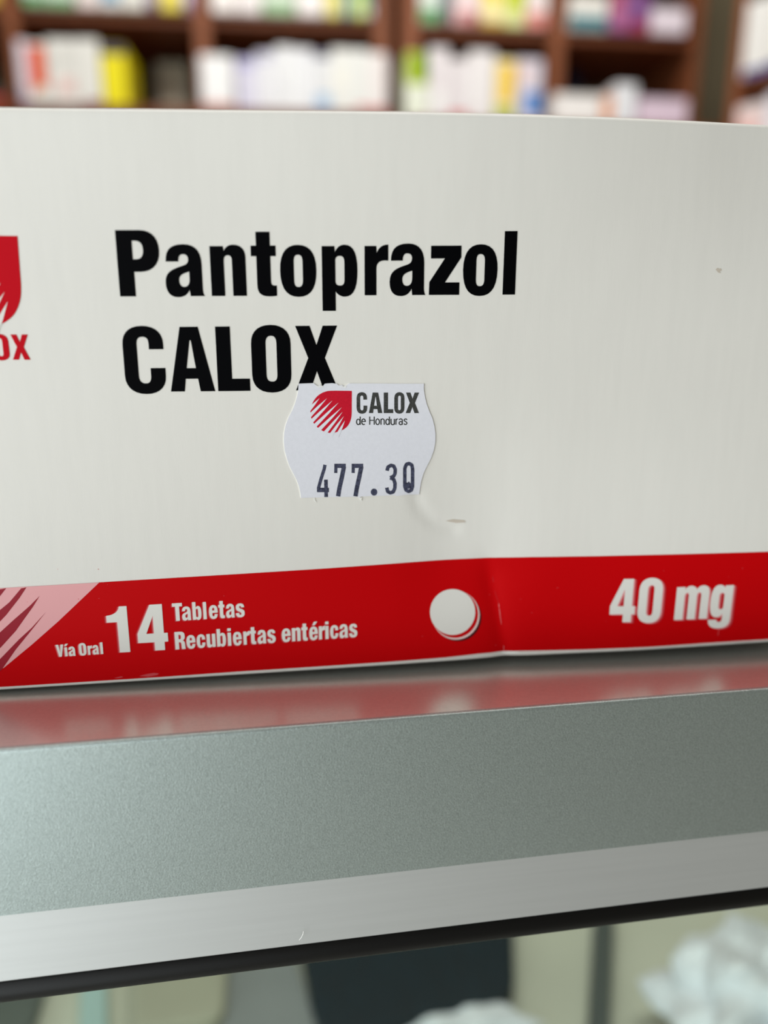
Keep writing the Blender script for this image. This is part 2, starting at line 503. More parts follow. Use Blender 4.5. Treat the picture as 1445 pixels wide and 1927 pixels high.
YS = 1.75
A = Unit((744, 49), (40, 24), YS, 'shelving_unit', 'reddish brown pharmacy shelving unit at the left behind the white box')
A.ax = -A.ax
B = Unit((757, 52.5), (1318, 79), YS, 'shelving_unit', 'reddish brown shelving unit in the middle with cartons and an olive wall strip beside it')
Cc = Unit((1372, 166), (1445, 147), 1.62, 'shelving_unit', 'angled brown corner shelving unit at the right edge')
PITCH_Z = A.z(400, 38) - A.z(400, 38 + 176)
LEDGE = 0.135
A.row_dn = A.z(200, 197, -LEDGE)
B.row_dn = B.z(900, 224, -LEDGE)
Cc.row_dn = Cc.zs - PITCH_Z + BT / 2
sA = lambda px: A.s(px, 70)
sB = lambda px: B.s(px, 90)
build_unit(A, [(sA(-345), sA(-318)), (sA(9), sA(35)), (sA(366), sA(395)), (sA(704), sA(733))], PITCH_Z, LEDGE)
build_unit(B, [(sB(757), sB(788)), (sB(1036), sB(1062)), (sB(1306), sB(1320))], PITCH_Z, LEDGE)
build_unit(Cc, [(0.0, 0.02), (0.42, 0.44)], PITCH_Z)

wn = (A.ay + B.ay).normalized()
wx = Vector((wn.y, -wn.x, 0))
wo = (A.o + A.ay * (A.depth + 0.015))
tag(bm_obj('wall_back', frame_box(Vector((wo.x, wo.y + 0.045, 0)), wx, wn, RZ, -2.6, 1.6, 0, 0.1, 0, 3.2), WALL), kind='structure')

# ---- cartons on the shelves
PAL = {}
def cmat(c):
    k = 'carton_%d_%d_%d' % c
    if k not in MATS:
        mat(k, c, 0.45, 0, 0.35, noise=((60, 60, 60), 0.02))
    return MATS[k]

def carton(un, x0, x1, yt, row, color, panels, label, group, out=0.0, deep=0.11, height=None, name='medicine_carton', cat='box'):
    """a printed carton; panels = [(from left 0..1, to, from base 0..1, to, colour)] on its front"""
    ym = (yt if yt is not None else 30)
    q = un.o + un.ay * (-out)
    def sp(px):
        return (on_plane(px, max(ym, 20), q, un.ay) - un.o).dot(un.ax)
    s0, s1 = sp(x0) + 0.0008, sp(x1) - 0.0008
    zb = (un.row_dn if row == 'dn' else un.row_up) + 0.0004
    zt = zb + height if height else on_plane((x0 + x1) / 2, yt, q, un.ay).z
    lim = zb + un.pitch - BT - 0.004
    zt = min(zt, lim) if out <= 0.0 else zt
    base = un.o + un.ax * ((s0 + s1) / 2) + un.ay * (-out + deep / 2)
    r = thing(name, label, cat, Vector((base.x, base.y, zb)), group)
    t0, t1 = -out, -out + deep
    bm_obj('carton_body', frame_box(un.o, un.ax, un.ay, RZ, s0, s1, t0, t1, zb, zt, 0.0009, 2), cmat(color), r)
    # tuck-in lid
    bm_obj('lid_flap', frame_box(un.o, un.ax, un.ay, RZ, s0 + 0.001, s1 - 0.001, t0 + 0.0012, t1 - 0.003, zt - 0.0002, zt + 0.0006), cmat(color), r)
    for (a, b, c, d, col) in panels:
        bm_obj('printed_panel', frame_box(un.o, un.ax, un.ay, RZ, s0 + (s1 - s0) * a + 0.0004, s0 + (s1 - s0) * b - 0.0004, t0 - 0.0003, t0 + 0.0006,
               zb + (zt - zb) * c + 0.0006, zb + (zt - zb) * d - 0.0006), cmat(col), r)
    return r

WH, OFF, PKW = (238, 236, 238), (232, 230, 224), (238, 224, 222)
g1, g2, g3, g4 = ('cartons low in the left bay', 'white cartons in a row', 'cartons low in the middle bay', 'low cartons in the right bay')
carton(A, -40, 8, 165, 'dn', (80, 70, 62), [(0.3, 1, 0.0, .5, (190, 40, 25))], 'dark carton with a red front at the left edge of the shelves', g1, .124)
carton(A, 28, 49, 76, 'dn', (226, 220, 232), [(0, 1, 0, .25, (206, 196, 214))], 'narrow pale lilac carton left of the orange striped carton', g1, .124)
carton(A, 49, 84, 80, 'dn', OFF, [(.0, .95, .28, .95, (228, 84, 24)), (0, .5, .18, .28, (222, 176, 90))], 'white carton with an orange front panel', g1, .124)
carton(A, 84, 140, 74, 'dn', OFF, [(.3, .9, .18, .42, (232, 196, 190)), (.1, .9, .62, .78, (214, 212, 206))], 'off white carton with a faint pink patch right of the orange one', g1, .124)
carton(A, 140, 184, 74, 'dn', OFF, [(.2, 1, 0, .08, (150, 40, 50))], 'off white carton with a dark red foot beside the yellow carton', g1, .124)
carton(A, 186, 234, 84, 'dn', (238, 222, 6), [(0, 1, .84, 1, (62, 58, 84)), (.1, .9, .1, .7, (242, 226, 2))], 'bright yellow carton with a dark navy top', g1, .124)
carton(A, 292, 352, 118, 'dn', (214, 208, 184), [(.1, .9, .3, .8, (226, 220, 198))], 'dull grey carton pushed to the back of the left bay', g1, -0.15)
carton(A, 374, 438, 104, 'dn', (246, 244, 244), [(0, 1, 0, .12, (232, 170, 160)), (.3, .7, .2, .9, (252, 252, 252))], 'wide white carton with a pink foot sticking out past the upright', g2, .124)
whites = [(444, 480, 110, (226, 222, 240), [(0, 1, .8, 1, (190, 186, 226))], 'lilac tinted white carton beside the wide pink footed one'),
          (480, 516, 98, (240, 239, 244), [(.1, .9, .84, 1, (206, 204, 228))], 'white carton with a lilac top strip'),
          (516, 552, 88, (242, 242, 244), [(.2, .8, .3, .36, (222, 222, 228))], 'tallest white carton of the white row'),
          (552, 588, 92, (240, 240, 244), [(.1, .4, .1, .8, (250, 250, 250))], 'white carton with a bright vertical label'),
          (588, 622, 98, (236, 236, 238), [(0, 1, .9, 1, (70, 74, 110)), (.1, 1, 0, .3, (176, 204, 232))], 'white carton with a navy top edge and pale blue foot'),
          (622, 658, 92, (242, 241, 236), [(.2, .8, .4, .7, (250, 248, 238))], 'cream white carton right of the blue footed one'),
          (658, 694, 94, (240, 240, 236), [(.3, 1, 0, .12, (226, 150, 150))], 'white carton with a pink corner at its foot'),
          (694, 728, 100, (244, 236, 234), [(0, 1, 0, .1, (216, 120, 116))], 'pinkish white carton with a red foot ending the white row')]
for x0, x1, y, c, p, l in whites:
    carton(A, x0, x1, y, 'dn', c, p, l, g2, .124)
carton(B, 764, 806, 98, 'dn', (240, 244, 226), [(0, 1, .52, 1, (176, 198, 20)), (.55, 1, .6, 1, (120, 180, 10))], 'carton with a lime green top half by the dark gap', g3, .124)
mids = [(808, 846, 90, (236, 228, 230), [(.2, .8, .1, .4, (250, 248, 246))], 'white carton beside the lime green topped one'),
        (846, 882, 112, (234, 226, 228), [(0, 1, 0, .14, (218, 110, 110))], 'short pinkish white carton with a red foot'),
        (882, 932, 96, (238, 232, 232), [(0, .3, .2, .8, (248, 244, 244))], 'pinkish white carton beside the yellow carton'),
        (932, 972, 112, (244, 232, 190), [(.15, .95, .3, .94, (250, 208, 70)), (0, 1, 0, .24, (186, 200, 90))], 'yellow carton with a green foot'),
        (974, 1022, 112, (222, 214, 226), [(.3, 1, .1, .5, (96, 144, 210)), (0, .5, .6, .9, (238, 210, 206))], 'lilac white carton with a blue lower front')]
for x0, x1, y, c, p, l in mids:
    carton(B, x0, x1, y, 'dn', c, p, l, g3, .124)
carton(B, 1068, 1094, 136, 'dn', (28, 34, 62), [(.2, .8, .3, .7, (36, 44, 80))], 'dark navy carton standing at the back of the right bay', g4, -0.13)
carton(B, 1042, 1134, 178, 'dn', (240, 234, 230), [(.1, .9, .3, .7, (250, 246, 244))], 'low wide white carton in the right bay', g4, .124)
carton(B, 1136, 1156, 182, 'dn', (242, 186, 154), [(.1, .9, .1, .9, (244, 178, 140))], 'small orange carton between two white cartons', g4, .124)
carton(B, 1158, 1200, 158, 'dn', (232, 232, 236), [(.3, .7, .1, .9, (244, 246, 250))], 'taller white carton beside the small orange one', g4, .124)
carton(B, 1202, 1296, 186, 'dn', (222, 200, 216), [(.05, .95, .2, .8, (230, 208, 224))], 'long lilac carton lying low at the right end', g4, .124)

u1, u2, u3, u4 = ('cartons on the upper shelf of the left bay', 'cartons on the upper shelf of the second bay', 'cartons on the upper shelf of the middle bay', 'flat cartons on the upper shelf of the right bay')
HH = 0.125
upper = [
 (A, -40, -3, (240, 200, 90), [(0, 1, .1, .5, (244, 214, 60))], 'yellow carton on the upper shelf at the left edge', u1, HH),
 (A, 44, 84, (226, 236, 226), [(0, 1, 0, .16, (110, 168, 112))], 'white carton with a green foot first on the upper shelf', u1, HH),
 (A, 86, 140, (222, 234, 222), [(0, 1, 0, .13, (120, 172, 120)), (.2, .7, .3, .6, (240, 244, 240))], 'white carton with a green foot second on the upper shelf', u1, HH),
 (A, 146, 190, (238, 224, 222), [(.1, .9, .4, .7, (244, 236, 232))], 'pinkish white carton beside the green footed ones above', u1, HH),
 (A, 192, 228, (236, 232, 230), [(0, 1, .1, .8, (84, 158, 196))], 'carton with a sky blue front on the upper shelf', u1, HH),
 (A, 230, 274, (232, 230, 224), [(.2, .8, .3, .6, (214, 220, 206))], 'grey white carton right of the sky blue one', u1, HH),
 (A, 276, 300, (176, 160, 176), [(0, 1, 0, .1, (120, 90, 110))], 'dull mauve carton left of the yellow carton above', u1, HH),
 (A, 302, 342, (236, 218, 90), [(.1, .9, .2, .8, (240, 224, 84))], 'soft yellow carton near the end of the left upper shelf', u1, HH),
 (A, 344, 362, (206, 198, 226), [(0, 1, 0, .1, (130, 100, 130))], 'pale violet carton at the end of the left upper shelf', u1, HH),
 (A, 398, 446, (242, 234, 230), [(.1, .9, .2, .5, (250, 244, 240))], 'cream carton first on the second upper shelf', u2, HH),
 (A, 448, 492, (240, 232, 230), [(.2, .8, .3, .8, (246, 240, 238))], 'cream carton second on the second upper shelf', u2, HH),
 (A, 494, 556, (226, 232, 222), [(0, 1, 0, .2, (156, 190, 146))], 'white carton with a sage green foot', u2, HH),
 (A, 558, 610, (238, 230, 228), [(.2, .6, .1, .9, (248, 242, 240))], 'pinkish white carton left of the yellow striped cartons', u2, HH),
 (A, 612, 641, (234, 222, 130), [(.2, .8, .2, 1, (238, 226, 110))], 'pale yellow carton left of a teal grey one', u2, HH),
 (A, 642, 665, (116, 150, 152), [(.2, .8, .1, .5, (126, 160, 160))], 'teal grey carton between two yellow ones', u2, HH),
 (A, 666, 690, (214, 222, 124), [(.6, 1, .1, .9, (160, 206, 110))], 'yellow green carton right of the teal grey one', u2, HH),
 (A, 691, 702, (70, 130, 144), [(0, 1, 0, .16, (190, 196, 206))], 'narrow teal carton at the end of the second shelf', u2, HH),
 (B, 790, 828, (228, 236, 228), [(0, 1, 0, .22, (92, 160, 100))], 'white carton with a strong green foot beside the dark gap', u3, HH),
 (B, 830, 850, (86, 104, 112), [(0, 1, 0, .2, (110, 100, 104))], 'dark slate carton beside the strong green footed one', u3, HH),
 (B, 852, 904, (238, 216, 216), [(.1, .9, 0, .2, (206, 140, 140)), (.7, 1, 0, .12, (160, 76, 70))], 'pink white carton with a dull red foot', u3, HH),
 (B, 906, 948, (246, 236, 180), [(0, .8, .3, .9, (250, 222, 80)), (0, 1, 0, .08, (216, 172, 60))], 'cream and yellow carton on the middle upper shelf', u3, HH),
 (B, 950, 986, (226, 230, 160), [(0, 1, .25, 1, (200, 214, 20))], 'lime green carton on the middle upper shelf', u3, HH),
 (B, 990, 1030, (242, 226, 224), [(0, 1, 0, .22, (226, 140, 130))], 'white carton with a salmon foot by the upright', u3, HH),
 (B, 1071, 1144, (238, 234, 226), [(0, 1, .02, .45, (60, 128, 140))], 'flat white carton with a teal lower half', u4, 0.062),
 (B, 1148, 1224, (132, 84, 140), [(0, .35, .1, .95, (190, 110, 150)), (.45, 1, 0, .3, (160, 60, 90)), (0, .3, .6, 1, (226, 110, 130))], 'flat purple and magenta carton', u4, 0.075),
 (B, 1226, 1294, (232, 218, 228), [(.05, .95, .3, .8, (240, 228, 236))], 'flat pale pink carton at the right end of the upper shelf', u4, 0.048)]
for un, x0, x1, c, p, l, g, h in upper:
    carton(un, x0, x1, None, 'up', c, p, l, g, 0.012 if un is A else 0.008, height=h)

# cartons on the angled corner unit
def carton_c(s0, s1, row, h, color, panels, label):
    zb = (Cc.row_dn if row == 'dn' else Cc.row_up) + 0.0004
    base = Cc.o + Cc.ax * ((s0 + s1) / 2) + Cc.ay * 0.05
    r = thing('medicine_carton', label, 'box', Vector((base.x, base.y, zb)), 'cartons on the corner unit')
    bm_obj('carton_body', frame_box(Cc.o, Cc.ax, Cc.ay, RZ, s0, s1, -0.005, 0.12, zb, zb + h, 0.0009, 2), cmat(color), r)
    bm_obj('lid_flap', frame_box(Cc.o, Cc.ax, Cc.ay, RZ, s0 + .001, s1 - .001, 0, 0.117, zb + h - .0002, zb + h + 0.0006), cmat(color), r)
    for a, b, c, d, col in panels:
        bm_obj('printed_panel', frame_box(Cc.o, Cc.ax, Cc.ay, RZ, s0 + (s1 - s0) * a, s0 + (s1 - s0) * b, -0.0053, 0.001, zb + h * c + .0006, zb + h * d - .0006), cmat(col), r)
carton_c(0.024, 0.075, 'up', 0.130, (240, 238, 234), [(.1, 1, 0, .10, (70, 74, 150))], 'tall cream carton with a blue foot on the corner unit')
carton_c(0.077, 0.150, 'up', 0.135, (238, 234, 228), [(0, 1, 0, .14, (60, 64, 140))], 'tall cream carton with a blue foot at the very edge of the picture')
carton_c(0.024, 0.080, 'dn', 0.125, (240, 222, 220), [(.1, .8, .4, .8, (244, 196, 190))], 'pinkish white carton on the lower shelf of the corner unit')
carton_c(0.082, 0.150, 'dn', 0.135, (236, 232, 240), [(.3, 1, .7, 1, (60, 50, 110))], 'white carton with a navy top on the corner unit')

# ------------------------------------------------------------------ the display case
m_alu = mat('sandblasted_aluminium', (182, 193, 191), 0.44, 0.9, 0.5, noise=((2600, 2600, 2600), 0.13), bump=((3000, 3000, 3000), 0.5, 0.0001))
m_alu_top = mat('satin_aluminium', (226, 226, 218), 0.29, 0.8, 0.5, noise=((1500, 1500, 1500), 0.03), bump=((2500, 2500, 2500), 0.10, 0.00004))
m_alu_lip = mat('brushed_aluminium', (208, 209, 207), 0.55, 0.7, 0.5, noise=((20, 20, 900), 0.02))
m_rubber = mat('black_rubber', (12, 11, 10), 0.45, 0, 0.25, noise=((3000, 3000, 3000), 0.2))
m_lamin = mat('pale_laminate', (208, 205, 188), 0.5, 0, 0.4, noise=((9, 9, 9), 0.07))
m_grey_post = mat('grey_steel_post', (96, 104, 102), 0.4, 0.5, 0.5)
def glass_mat():
    m = bpy.data.materials.new('clear_glass')
    m.use_nodes = True
    nt = m.node_tree
    nt.nodes.clear()
    out = nt.nodes.new('ShaderNodeOutputMaterial')
    mix = nt.nodes.new('ShaderNodeMixShader')
    fr = nt.nodes.new('ShaderNodeFresnel')
    ge = nt.nodes.new('ShaderNodeNewGeometry')
    mr = nt.nodes.new('ShaderNodeMapRange')
    mr.inputs['To Min'].default_value = 1.25
    mr.inputs['To Max'].default_value = 1 / 1.25
    nt.links.new(ge.outputs['Backfacing'], mr.inputs['Value'])
    nt.links.new(mr.outputs[0], fr.inputs['IOR'])
    tr = nt.nodes.new('ShaderNodeBsdfTransparent')
    tr.inputs[0].default_value = (0.93, 0.97, 0.95, 1)
    gl = nt.nodes.new('ShaderNodeBsdfGlossy')
    gl.inputs['Roughness'].default_value = 0.01
    nt.links.new(fr.outputs[0], mix.inputs[0])
    nt.links.new(tr.outputs[0], mix.inputs[1])
    nt.links.new(gl.outputs[0], mix.inputs[2])
    nt.links.new(mix.outputs[0], out.inputs[0])
    return m
m_glass = glass_mat()
LX = 0.62
DEEP = 0.50
case = thing('display_case', 'aluminium framed glass display case that the white medicine box stands on', 'display case',
             Vector((RO.x, RO.y, 0)) + RY * (DEEP / 2))
def cpart(name, x0, x1, y0, y1, z0, z1, m, bev=0.0, seg=3, parent=None):
    return bm_obj(name, frame_box(RO, RX, RY, RZ, x0, x1, y0, y1, z0, z1, bev, seg), m, parent or case, smooth=False)
def profile(name, pts, m, x0=-LX, x1=LX, parent=None, smooth=False):
    """an extrusion along the rail; pts = (depth into the case, height), closed"""
    n = len(pts)
    V = [RO + RX * x + RY * p[0] + RZ * p[1] for x in (x0, x1) for p in pts]
    F_ = [[i, (i + 1) % n, n + (i + 1) % n, n + i] for i in range(n)] + [list(range(n))[::-1], [n + i for i in range(n)]]
    bm = bmesh.new()
    vs = [bm.verts.new(v) for v in V]
    for f in F_:
        bm.faces.new([vs[i] for i in f])
    bmesh.ops.recalc_face_normals(bm, faces=bm.faces[:])
    return bm_obj(name, bm, m, parent or case, smooth=smooth)
r = 0.0007
edge = [(r - r * sin(a), -r + r * cos(a)) for a in [pi / 2 * k / 5 for k in range(6)]]       # rounded front top edge
profile('front_rail', [(0.0012, 0.0)] + edge + [(0.0, H1), (0.012, H1), (0.012, -0.0065), (0.0012, -0.0065)], m_alu)
profile('lower_lip', [(0.0, H1), (-0.0028, H2 + 0.0005), (-0.0024, H2), (0.012, H2), (0.012, H1)], m_alu_lip)
cpart('counter_top', -LX, LX, 0.0012, 0.115, -0.006, 0.0, m_alu_top)
cpart('glass_top', -LX, LX, 0.115, DEEP, -0.006, 0.0, m_glass)
gr = abs(H3 - H2) / 2
profile('rubber_gasket', [(-0.0010 + gr * 0.9 * cos(a), (H2 + H3) / 2 + gr * sin(a)) for a in [2 * pi * k / 20 for k in range(20)]], m_rubber, smooth=True)
cpart('front_glass', -LX, LX, 0.0, 0.004, -0.46, H3 + gr, m_glass)
ZI = ZC - 0.27
cpart('inner_shelf', -LX, LX, 0.006, DEEP, -0.282, -0.27, m_lamin)
cpart('base_panel', -LX, LX, 0.0, DEEP, -ZC + 0.0, -ZC + 0.55, m_grey_post)
for sx in (-LX, LX - 0.02):
    cpart('corner_post', sx, sx + 0.02, 0.0045, 0.0245, -ZC, -0.0065, m_grey_post)
    cpart('corner_post', sx, sx + 0.02, DEEP - 0.02, DEEP, -ZC, -0.0065, m_grey_post)

# a stray fibre stuck on the lip
lp = [on_plane(x, y, RO + RN * 0.0032, RN) for x, y in ((571, 1752), (570, 1758), (567, 1764), (563, 1769))]
tag(obj('lint_fibre', [p + RX * a + RN * b for p in lp for a, b in ((-.00006, 0), (0, .0001), (.00006, 0))],
        [[3 * i + j, 3 * i + (j + 1) % 3, 3 * i + 3 + (j + 1) % 3, 3 * i + 3 + j] for i in range(3) for j in range(3)] + [[0, 1, 2], [11, 10, 9]], m_fray),
    'tiny white lint fibre stuck on the pale lip of the display case', 'lint')

# ------------------------------------------------------------------ things inside the case
def slab(name, pts, zt, th, m, label, cat, group=None, bev=0.003):
    """a flat thing with the given outline (photo pixels seen at height zt above the inner shelf)"""
    P = [on_z(x, y, ZI + zt) for x, y in pts]
    c = sum(P, Vector()) / len(P)
    bm = bmesh.new()
    lo = [bm.verts.new((p.x, p.y, ZI + zt - th + 0.0005)) for p in P]
    hi = [bm.verts.new((p.x, p.y, ZI + zt)) for p in P]
    n = len(P)
    bm.faces.new(lo[::-1])
    bm.faces.new(hi)
    for i in range(n):
        bm.faces.new((lo[i], lo[(i + 1) % n], hi[(i + 1) % n], hi[i]))
    bmesh.ops.recalc_face_normals(bm, faces=bm.faces[:])
    bmesh.ops.bevel(bm, geom=bm.edges[:], offset=bev, segments=3, affect='EDGES', profile=0.5)
    o = bm_obj(name, bm, m, at=(c.x, c.y, ZI + zt - th))
    return tag(o, label, cat, group)
m_teal = mat('dark_teal_vinyl', (8, 30, 39), 0.6, 0, 0.15, noise=((300, 60, 300), 0.25))
m_bag = mat('white_plastic_film', (236, 236, 242), 0.35, 0, 0.5)
m_beige = mat('beige_card', (176, 172, 152), 0.6, 0, 0.3, noise=((30, 30, 30), 0.06))
m_greyc = mat('grey_card', (140, 142, 142), 0.55, 0, 0.3, noise=((30, 30, 30), 0.06))
m_aqua = mat('pale_aqua_plastic', (176, 202, 198), 0.4, 0, 0.4)
m_dkgrey = mat('dark_grey_green_fabric', (92, 98, 92), 0.8, 0, 0.2, noise=((60, 60, 60), 0.1))
slab('pouch', [(540, 1640), (962, 1590), (968, 1838), (958, 1866), (925, 1884), (760, 1918), (690, 1940), (618, 1960), (588, 1880)], 0.016, 0.0155, m_teal,
     'dark teal flat pouch lying behind the glass', 'pouch')
slab('carton', [(246, 1790), (432, 1770), (424, 1900), (402, 1918), (250, 1940)], 0.012, 0.012, m_beige, 'flat beige carton lying left of the dark teal pouch', 'box')
slab('folded_leaflet', [(436, 1780), (540, 1760), (600, 1935), (415, 1950)], 0.006, 0.005, m_greyc, 'grey folded leaflet between the beige carton and the dark pouch', 'leaflet', bev=0.001)
slab('plastic_strip', [(154, 1800), (200, 1795), (204, 1990), (146, 2000)], 0.010, 0.009, m_aqua, 'narrow pale aqua plastic strip left of the beige carton', 'strip', bev=0.002)
slab('cloth', [(-60, 1790), (104, 1790), (70, 1900), (40, 1990), (-60, 1990)], 0.008, 0.007, m_dkgrey, 'dark grey green folded cloth at the left corner of the case', 'cloth', bev=0.002)
# slim grey rod lying in the case
slab('metal_rod', [(1118, 1700), (1158, 1700), (1146, 1990), (1102, 1990)], 0.014, 0.013, m_grey_post, 'dark grey metal rod lying right of the teal pouch', 'rod', bev=0.005)

def crumple(name, px, py, zc_, rx, ry, rz, seed, label):
    """a crumpled film bag: a lumpy closed blob with sharp folds"""
    rnd = random.Random(seed)
    bm = bmesh.new()
    bmesh.ops.create_icosphere(bm, subdivisions=5, radius=1.0)
    fold = []
    for _ in range(22):
        d = Vector((rnd.gauss(0, 1), rnd.gauss(0, 1), rnd.gauss(0, 1))).normalized()
        fold.append((d, rnd.uniform(3.0, 13.0), rnd.uniform(0, 6.28), rnd.uniform(0.025, 0.06)))
    c = on_z(px, py, ZI + zc_)
    for v in bm.verts:
        n = v.co.copy()
        k = 1.0
        for d, f, ph, a in fold:
            k += a * (abs(((n.dot(d) * f + ph) / pi) % 2 - 1) * 2 - 1)
        q = n * k
        z = max(q.z * rz + zc_, 0.0006)
        v.co = Vector((c.x + q.x * rx, c.y + q.y * ry, ZI + z))
    o = bm_obj(name, bm, m_bag, smooth=False, at=(c.x, c.y, ZI))
    return tag(o, label, 'bag', 'white plastic bags in the case')
crumple('plastic_bag', 1436, 1898, 0.030, 0.042, 0.036, 0.033, 3, 'crumpled white plastic bag at the right corner of the case')
crumple('plastic_bag', 872, 1924, 0.007, 0.034, 0.011, 0.008, 8, 'small white plastic bag tucked in front of the dark teal pouch')

# ------------------------------------------------------------------ the medicine box
bx = thing('medicine_box', 'large dented white medicine box with black lettering and a red band', 'box',
           Vector((face(0, V_BOT).x, face(0, V_BOT).y, ZC)) + RY * 0.035)
US = [-104 + 206 * i / 206 for i in range(207)]
VT, VB = -49.9, 62.3
prof = []                                              # (v, set-back from the front in mm)
DB = 68.0
R1, R2 = 1.1, 0.5
prof += [(VB, DB)] + [(VB, R2 + (DB - R2) * k / 3) for k in (2, 1)]
prof += [(VB - R2 + R2 * cos(a), R2 - R2 * sin(a)) for a in [pi / 2 * k / 4 for k in range(5)]]
nv = 110
prof += [(VB - R2 + (VT + R1 - VB + R2) * k / nv, 0.0) for k in range(1, nv)]
prof += [(VT + R1 - R1 * sin(a), R1 - R1 * cos(a)) for a in [pi / 2 * k / 6 for k in range(7)]]
prof += [(VT, R1 + (DB - R1) * k / 3) for k in (1, 2, 3)]
Vb, Fb = [], []
for u in US:
    for v, w in prof:
        fade = max(0.0, 1 - w / 25.0)
        p = P0 + UA * (u * MM) + VA * (v * MM) + NA * ((dent(u, v) * fade - w) * MM)
        Vb.append(p)
n = len(prof)
for i in range(len(US) - 1):
    for j in range(n):
        k = (j + 1) % n
        Fb.append([i * n + j, (i + 1) * n + j, (i + 1) * n + k, i * n + k])
Fb += [list(range(n)), [(len(US) - 1) * n + j for j in range(n)][::-1]]
bm = bmesh.new()
vs = [bm.verts.new(p) for p in Vb]
for f in Fb:
    bm.faces.new([vs[i] for i in f])
bmesh.ops.recalc_face_normals(bm, faces=bm.faces[:])
carton_body = bm_obj('carton_body', bm, m_card, bx, smooth=True)
me = carton_body.data
for e in me.polygons:
    if len(e.vertices) > 4:
        e.use_smooth = False

# red band
top = [(0, 1106.7), (100, 1101.3), (184, 1096), (300, 1089), (450, 1080), (600, 1070.5), (730, 1061.3), (836, 1053.4), (900, 1050.3), (930, 1049.3), (1000, 1048.2), (1119, 1046.6), (1250, 1043.6), (1350, 1041), (1445, 1038)]
bot = [(0, 1292.6), (150, 1283.5), (300, 1274), (450, 1263.5), (600, 1254), (730, 1245.3), (836, 1237.2), (900, 1230), (945, 1225), (985, 1224.6), (1100, 1222.2), (1220, 1217.4), (1330, 1210), (1445, 1203)]
ut = [uv_of(*p) for p in top]
ub = [uv_of(*p) for p in bot]
ut = [(-103.9, ut[0][1])] + ut + [(101.9, ut[-1][1])]
ub = [(-103.9, ub[0][1])] + ub + [(101.9, ub[-1][1])]
band = flat_print('red_band', [([[ut + ub[::-1]]], 0.03, m_red)], bx, (1.0, 1.2), 'red printed band along the bottom of the box')

# halftone emblem in the band's left corner
pk = px_shape([(-210, 1120), (0, 1106.6), (60, 1103.2), (120, 1099.8), (187, 1095.8), (150, 1131), (110, 1169), (60, 1213), (8, 1256), (-60, 1300), (-210, 1300)])
ubl = [p for p in pk[0]]
lim = lambda p: (p[0], min(p[1], ub[1][1] - 0.2))
pk = [[lim(p) for p in pk[0]]]
st = []
for loop in ([(87, 1151), (60, 1185), (30, 1222), (5, 1258), (-30, 1290), (-10, 1250), (8, 1232), (36, 1203), (60, 1181)],
             [(75, 1121), (62, 1142), (30, 1187), (0, 1220), (-40, 1265), (-50, 1255), (0, 1190), (24, 1168), (56, 1140)],
             [(50, 1105), (37, 1125), (12, 1157), (-8, 1178), (-50, 1225), (-60, 1215), (-5, 1152), (18, 1133), (40, 1107)],
             [(12, 1106.6), (0, 1122), (-30, 1160), (-70, 1200), (-80, 1190), (-30, 1135), (-6, 1110)]):
    st.append([[lim(uv_of(*p)) for p in loop]])
hb = flat_print('halftone_emblem', [([pk], 0.05, m_pink), (st, 0.07, m_streak)], band, label='pale pink halftone emblem with red slashes')

# big black lettering
def lettering(layers, label, parent=bx, name='lettering'):
    return flat_print(name, layers, parent, (1.5, 1.5), label)
b1 = line(226, 557.9, 970, 554.3)
c1 = line(226, 124.7, 970, 123.2)
lettering([(word([('P', 226.1, 305), ('a', 313.4, 385.6), ('n', 398.6, 464.6), ('t', 474.8, 521.3), ('o', 528.3, 596), ('p', 606.5, 672.7), ('r', 686, 730.2),
                  ('a', 732.8, 800.2), ('z', 806.6, 866), ('o', 869.8, 934.2), ('l', 945.2, 968.7)], b1, c1), 0.03, m_black)], 'large black lettering of the upper line')
b2 = line(240, 737.7, 600, 734.2)
c2 = line(240, 121.8, 600, 121.2)
lettering([(word([('C', 237.5, 314.1), ('A', 321.7, 405), ('L', 410.6, 471.1), ('O', 475.7, 549), ('X', 557, 636.3)], b2, c2), 0.03, m_black)], 'large black capitals of the second line')

# red emblem and lettering at the left edge
DROP = [(650, 182), (649, 300), (648, 360), (640, 405), (618, 447), (585, 474), (548, 489), (500, 500), (455, 494), (405, 470), (365, 430), (343, 385), (337, 340), (348, 285), (375, 238), (410, 206), (450, 188), (500, 181)]
def smooth_outline(P, k=4):
    """a curve through the points, sharp only at the first one"""
    Q = [P[0]] + P + [P[0], P[0]]
    out = []
    for i in range(1, len(P) + 1):
        a, b, c, d = Q[i - 1], Q[i], Q[i + 1], Q[i + 2]
        for j in range(k):
            t = j / k
            out.append(tuple(0.5 * (2 * b[m] + (c[m] - a[m]) * t + (2 * a[m] - 5 * b[m] + 4 * c[m] - d[m]) * t * t + (3 * b[m] - a[m] - 3 * c[m] + d[m]) * t ** 3) for m in (0, 1)))
    return out
DROP = smooth_outline(DROP)
SLASH = [((322, 330), (405, 238)), ((328, 374), (462, 238)), ((348, 410), (503, 255)), ((374, 442), (550, 270)), ((402, 474), (574, 306)), ((442, 506), (580, 340)), ((488, 520), (590, 372)), ((538, 524), (598, 405))]
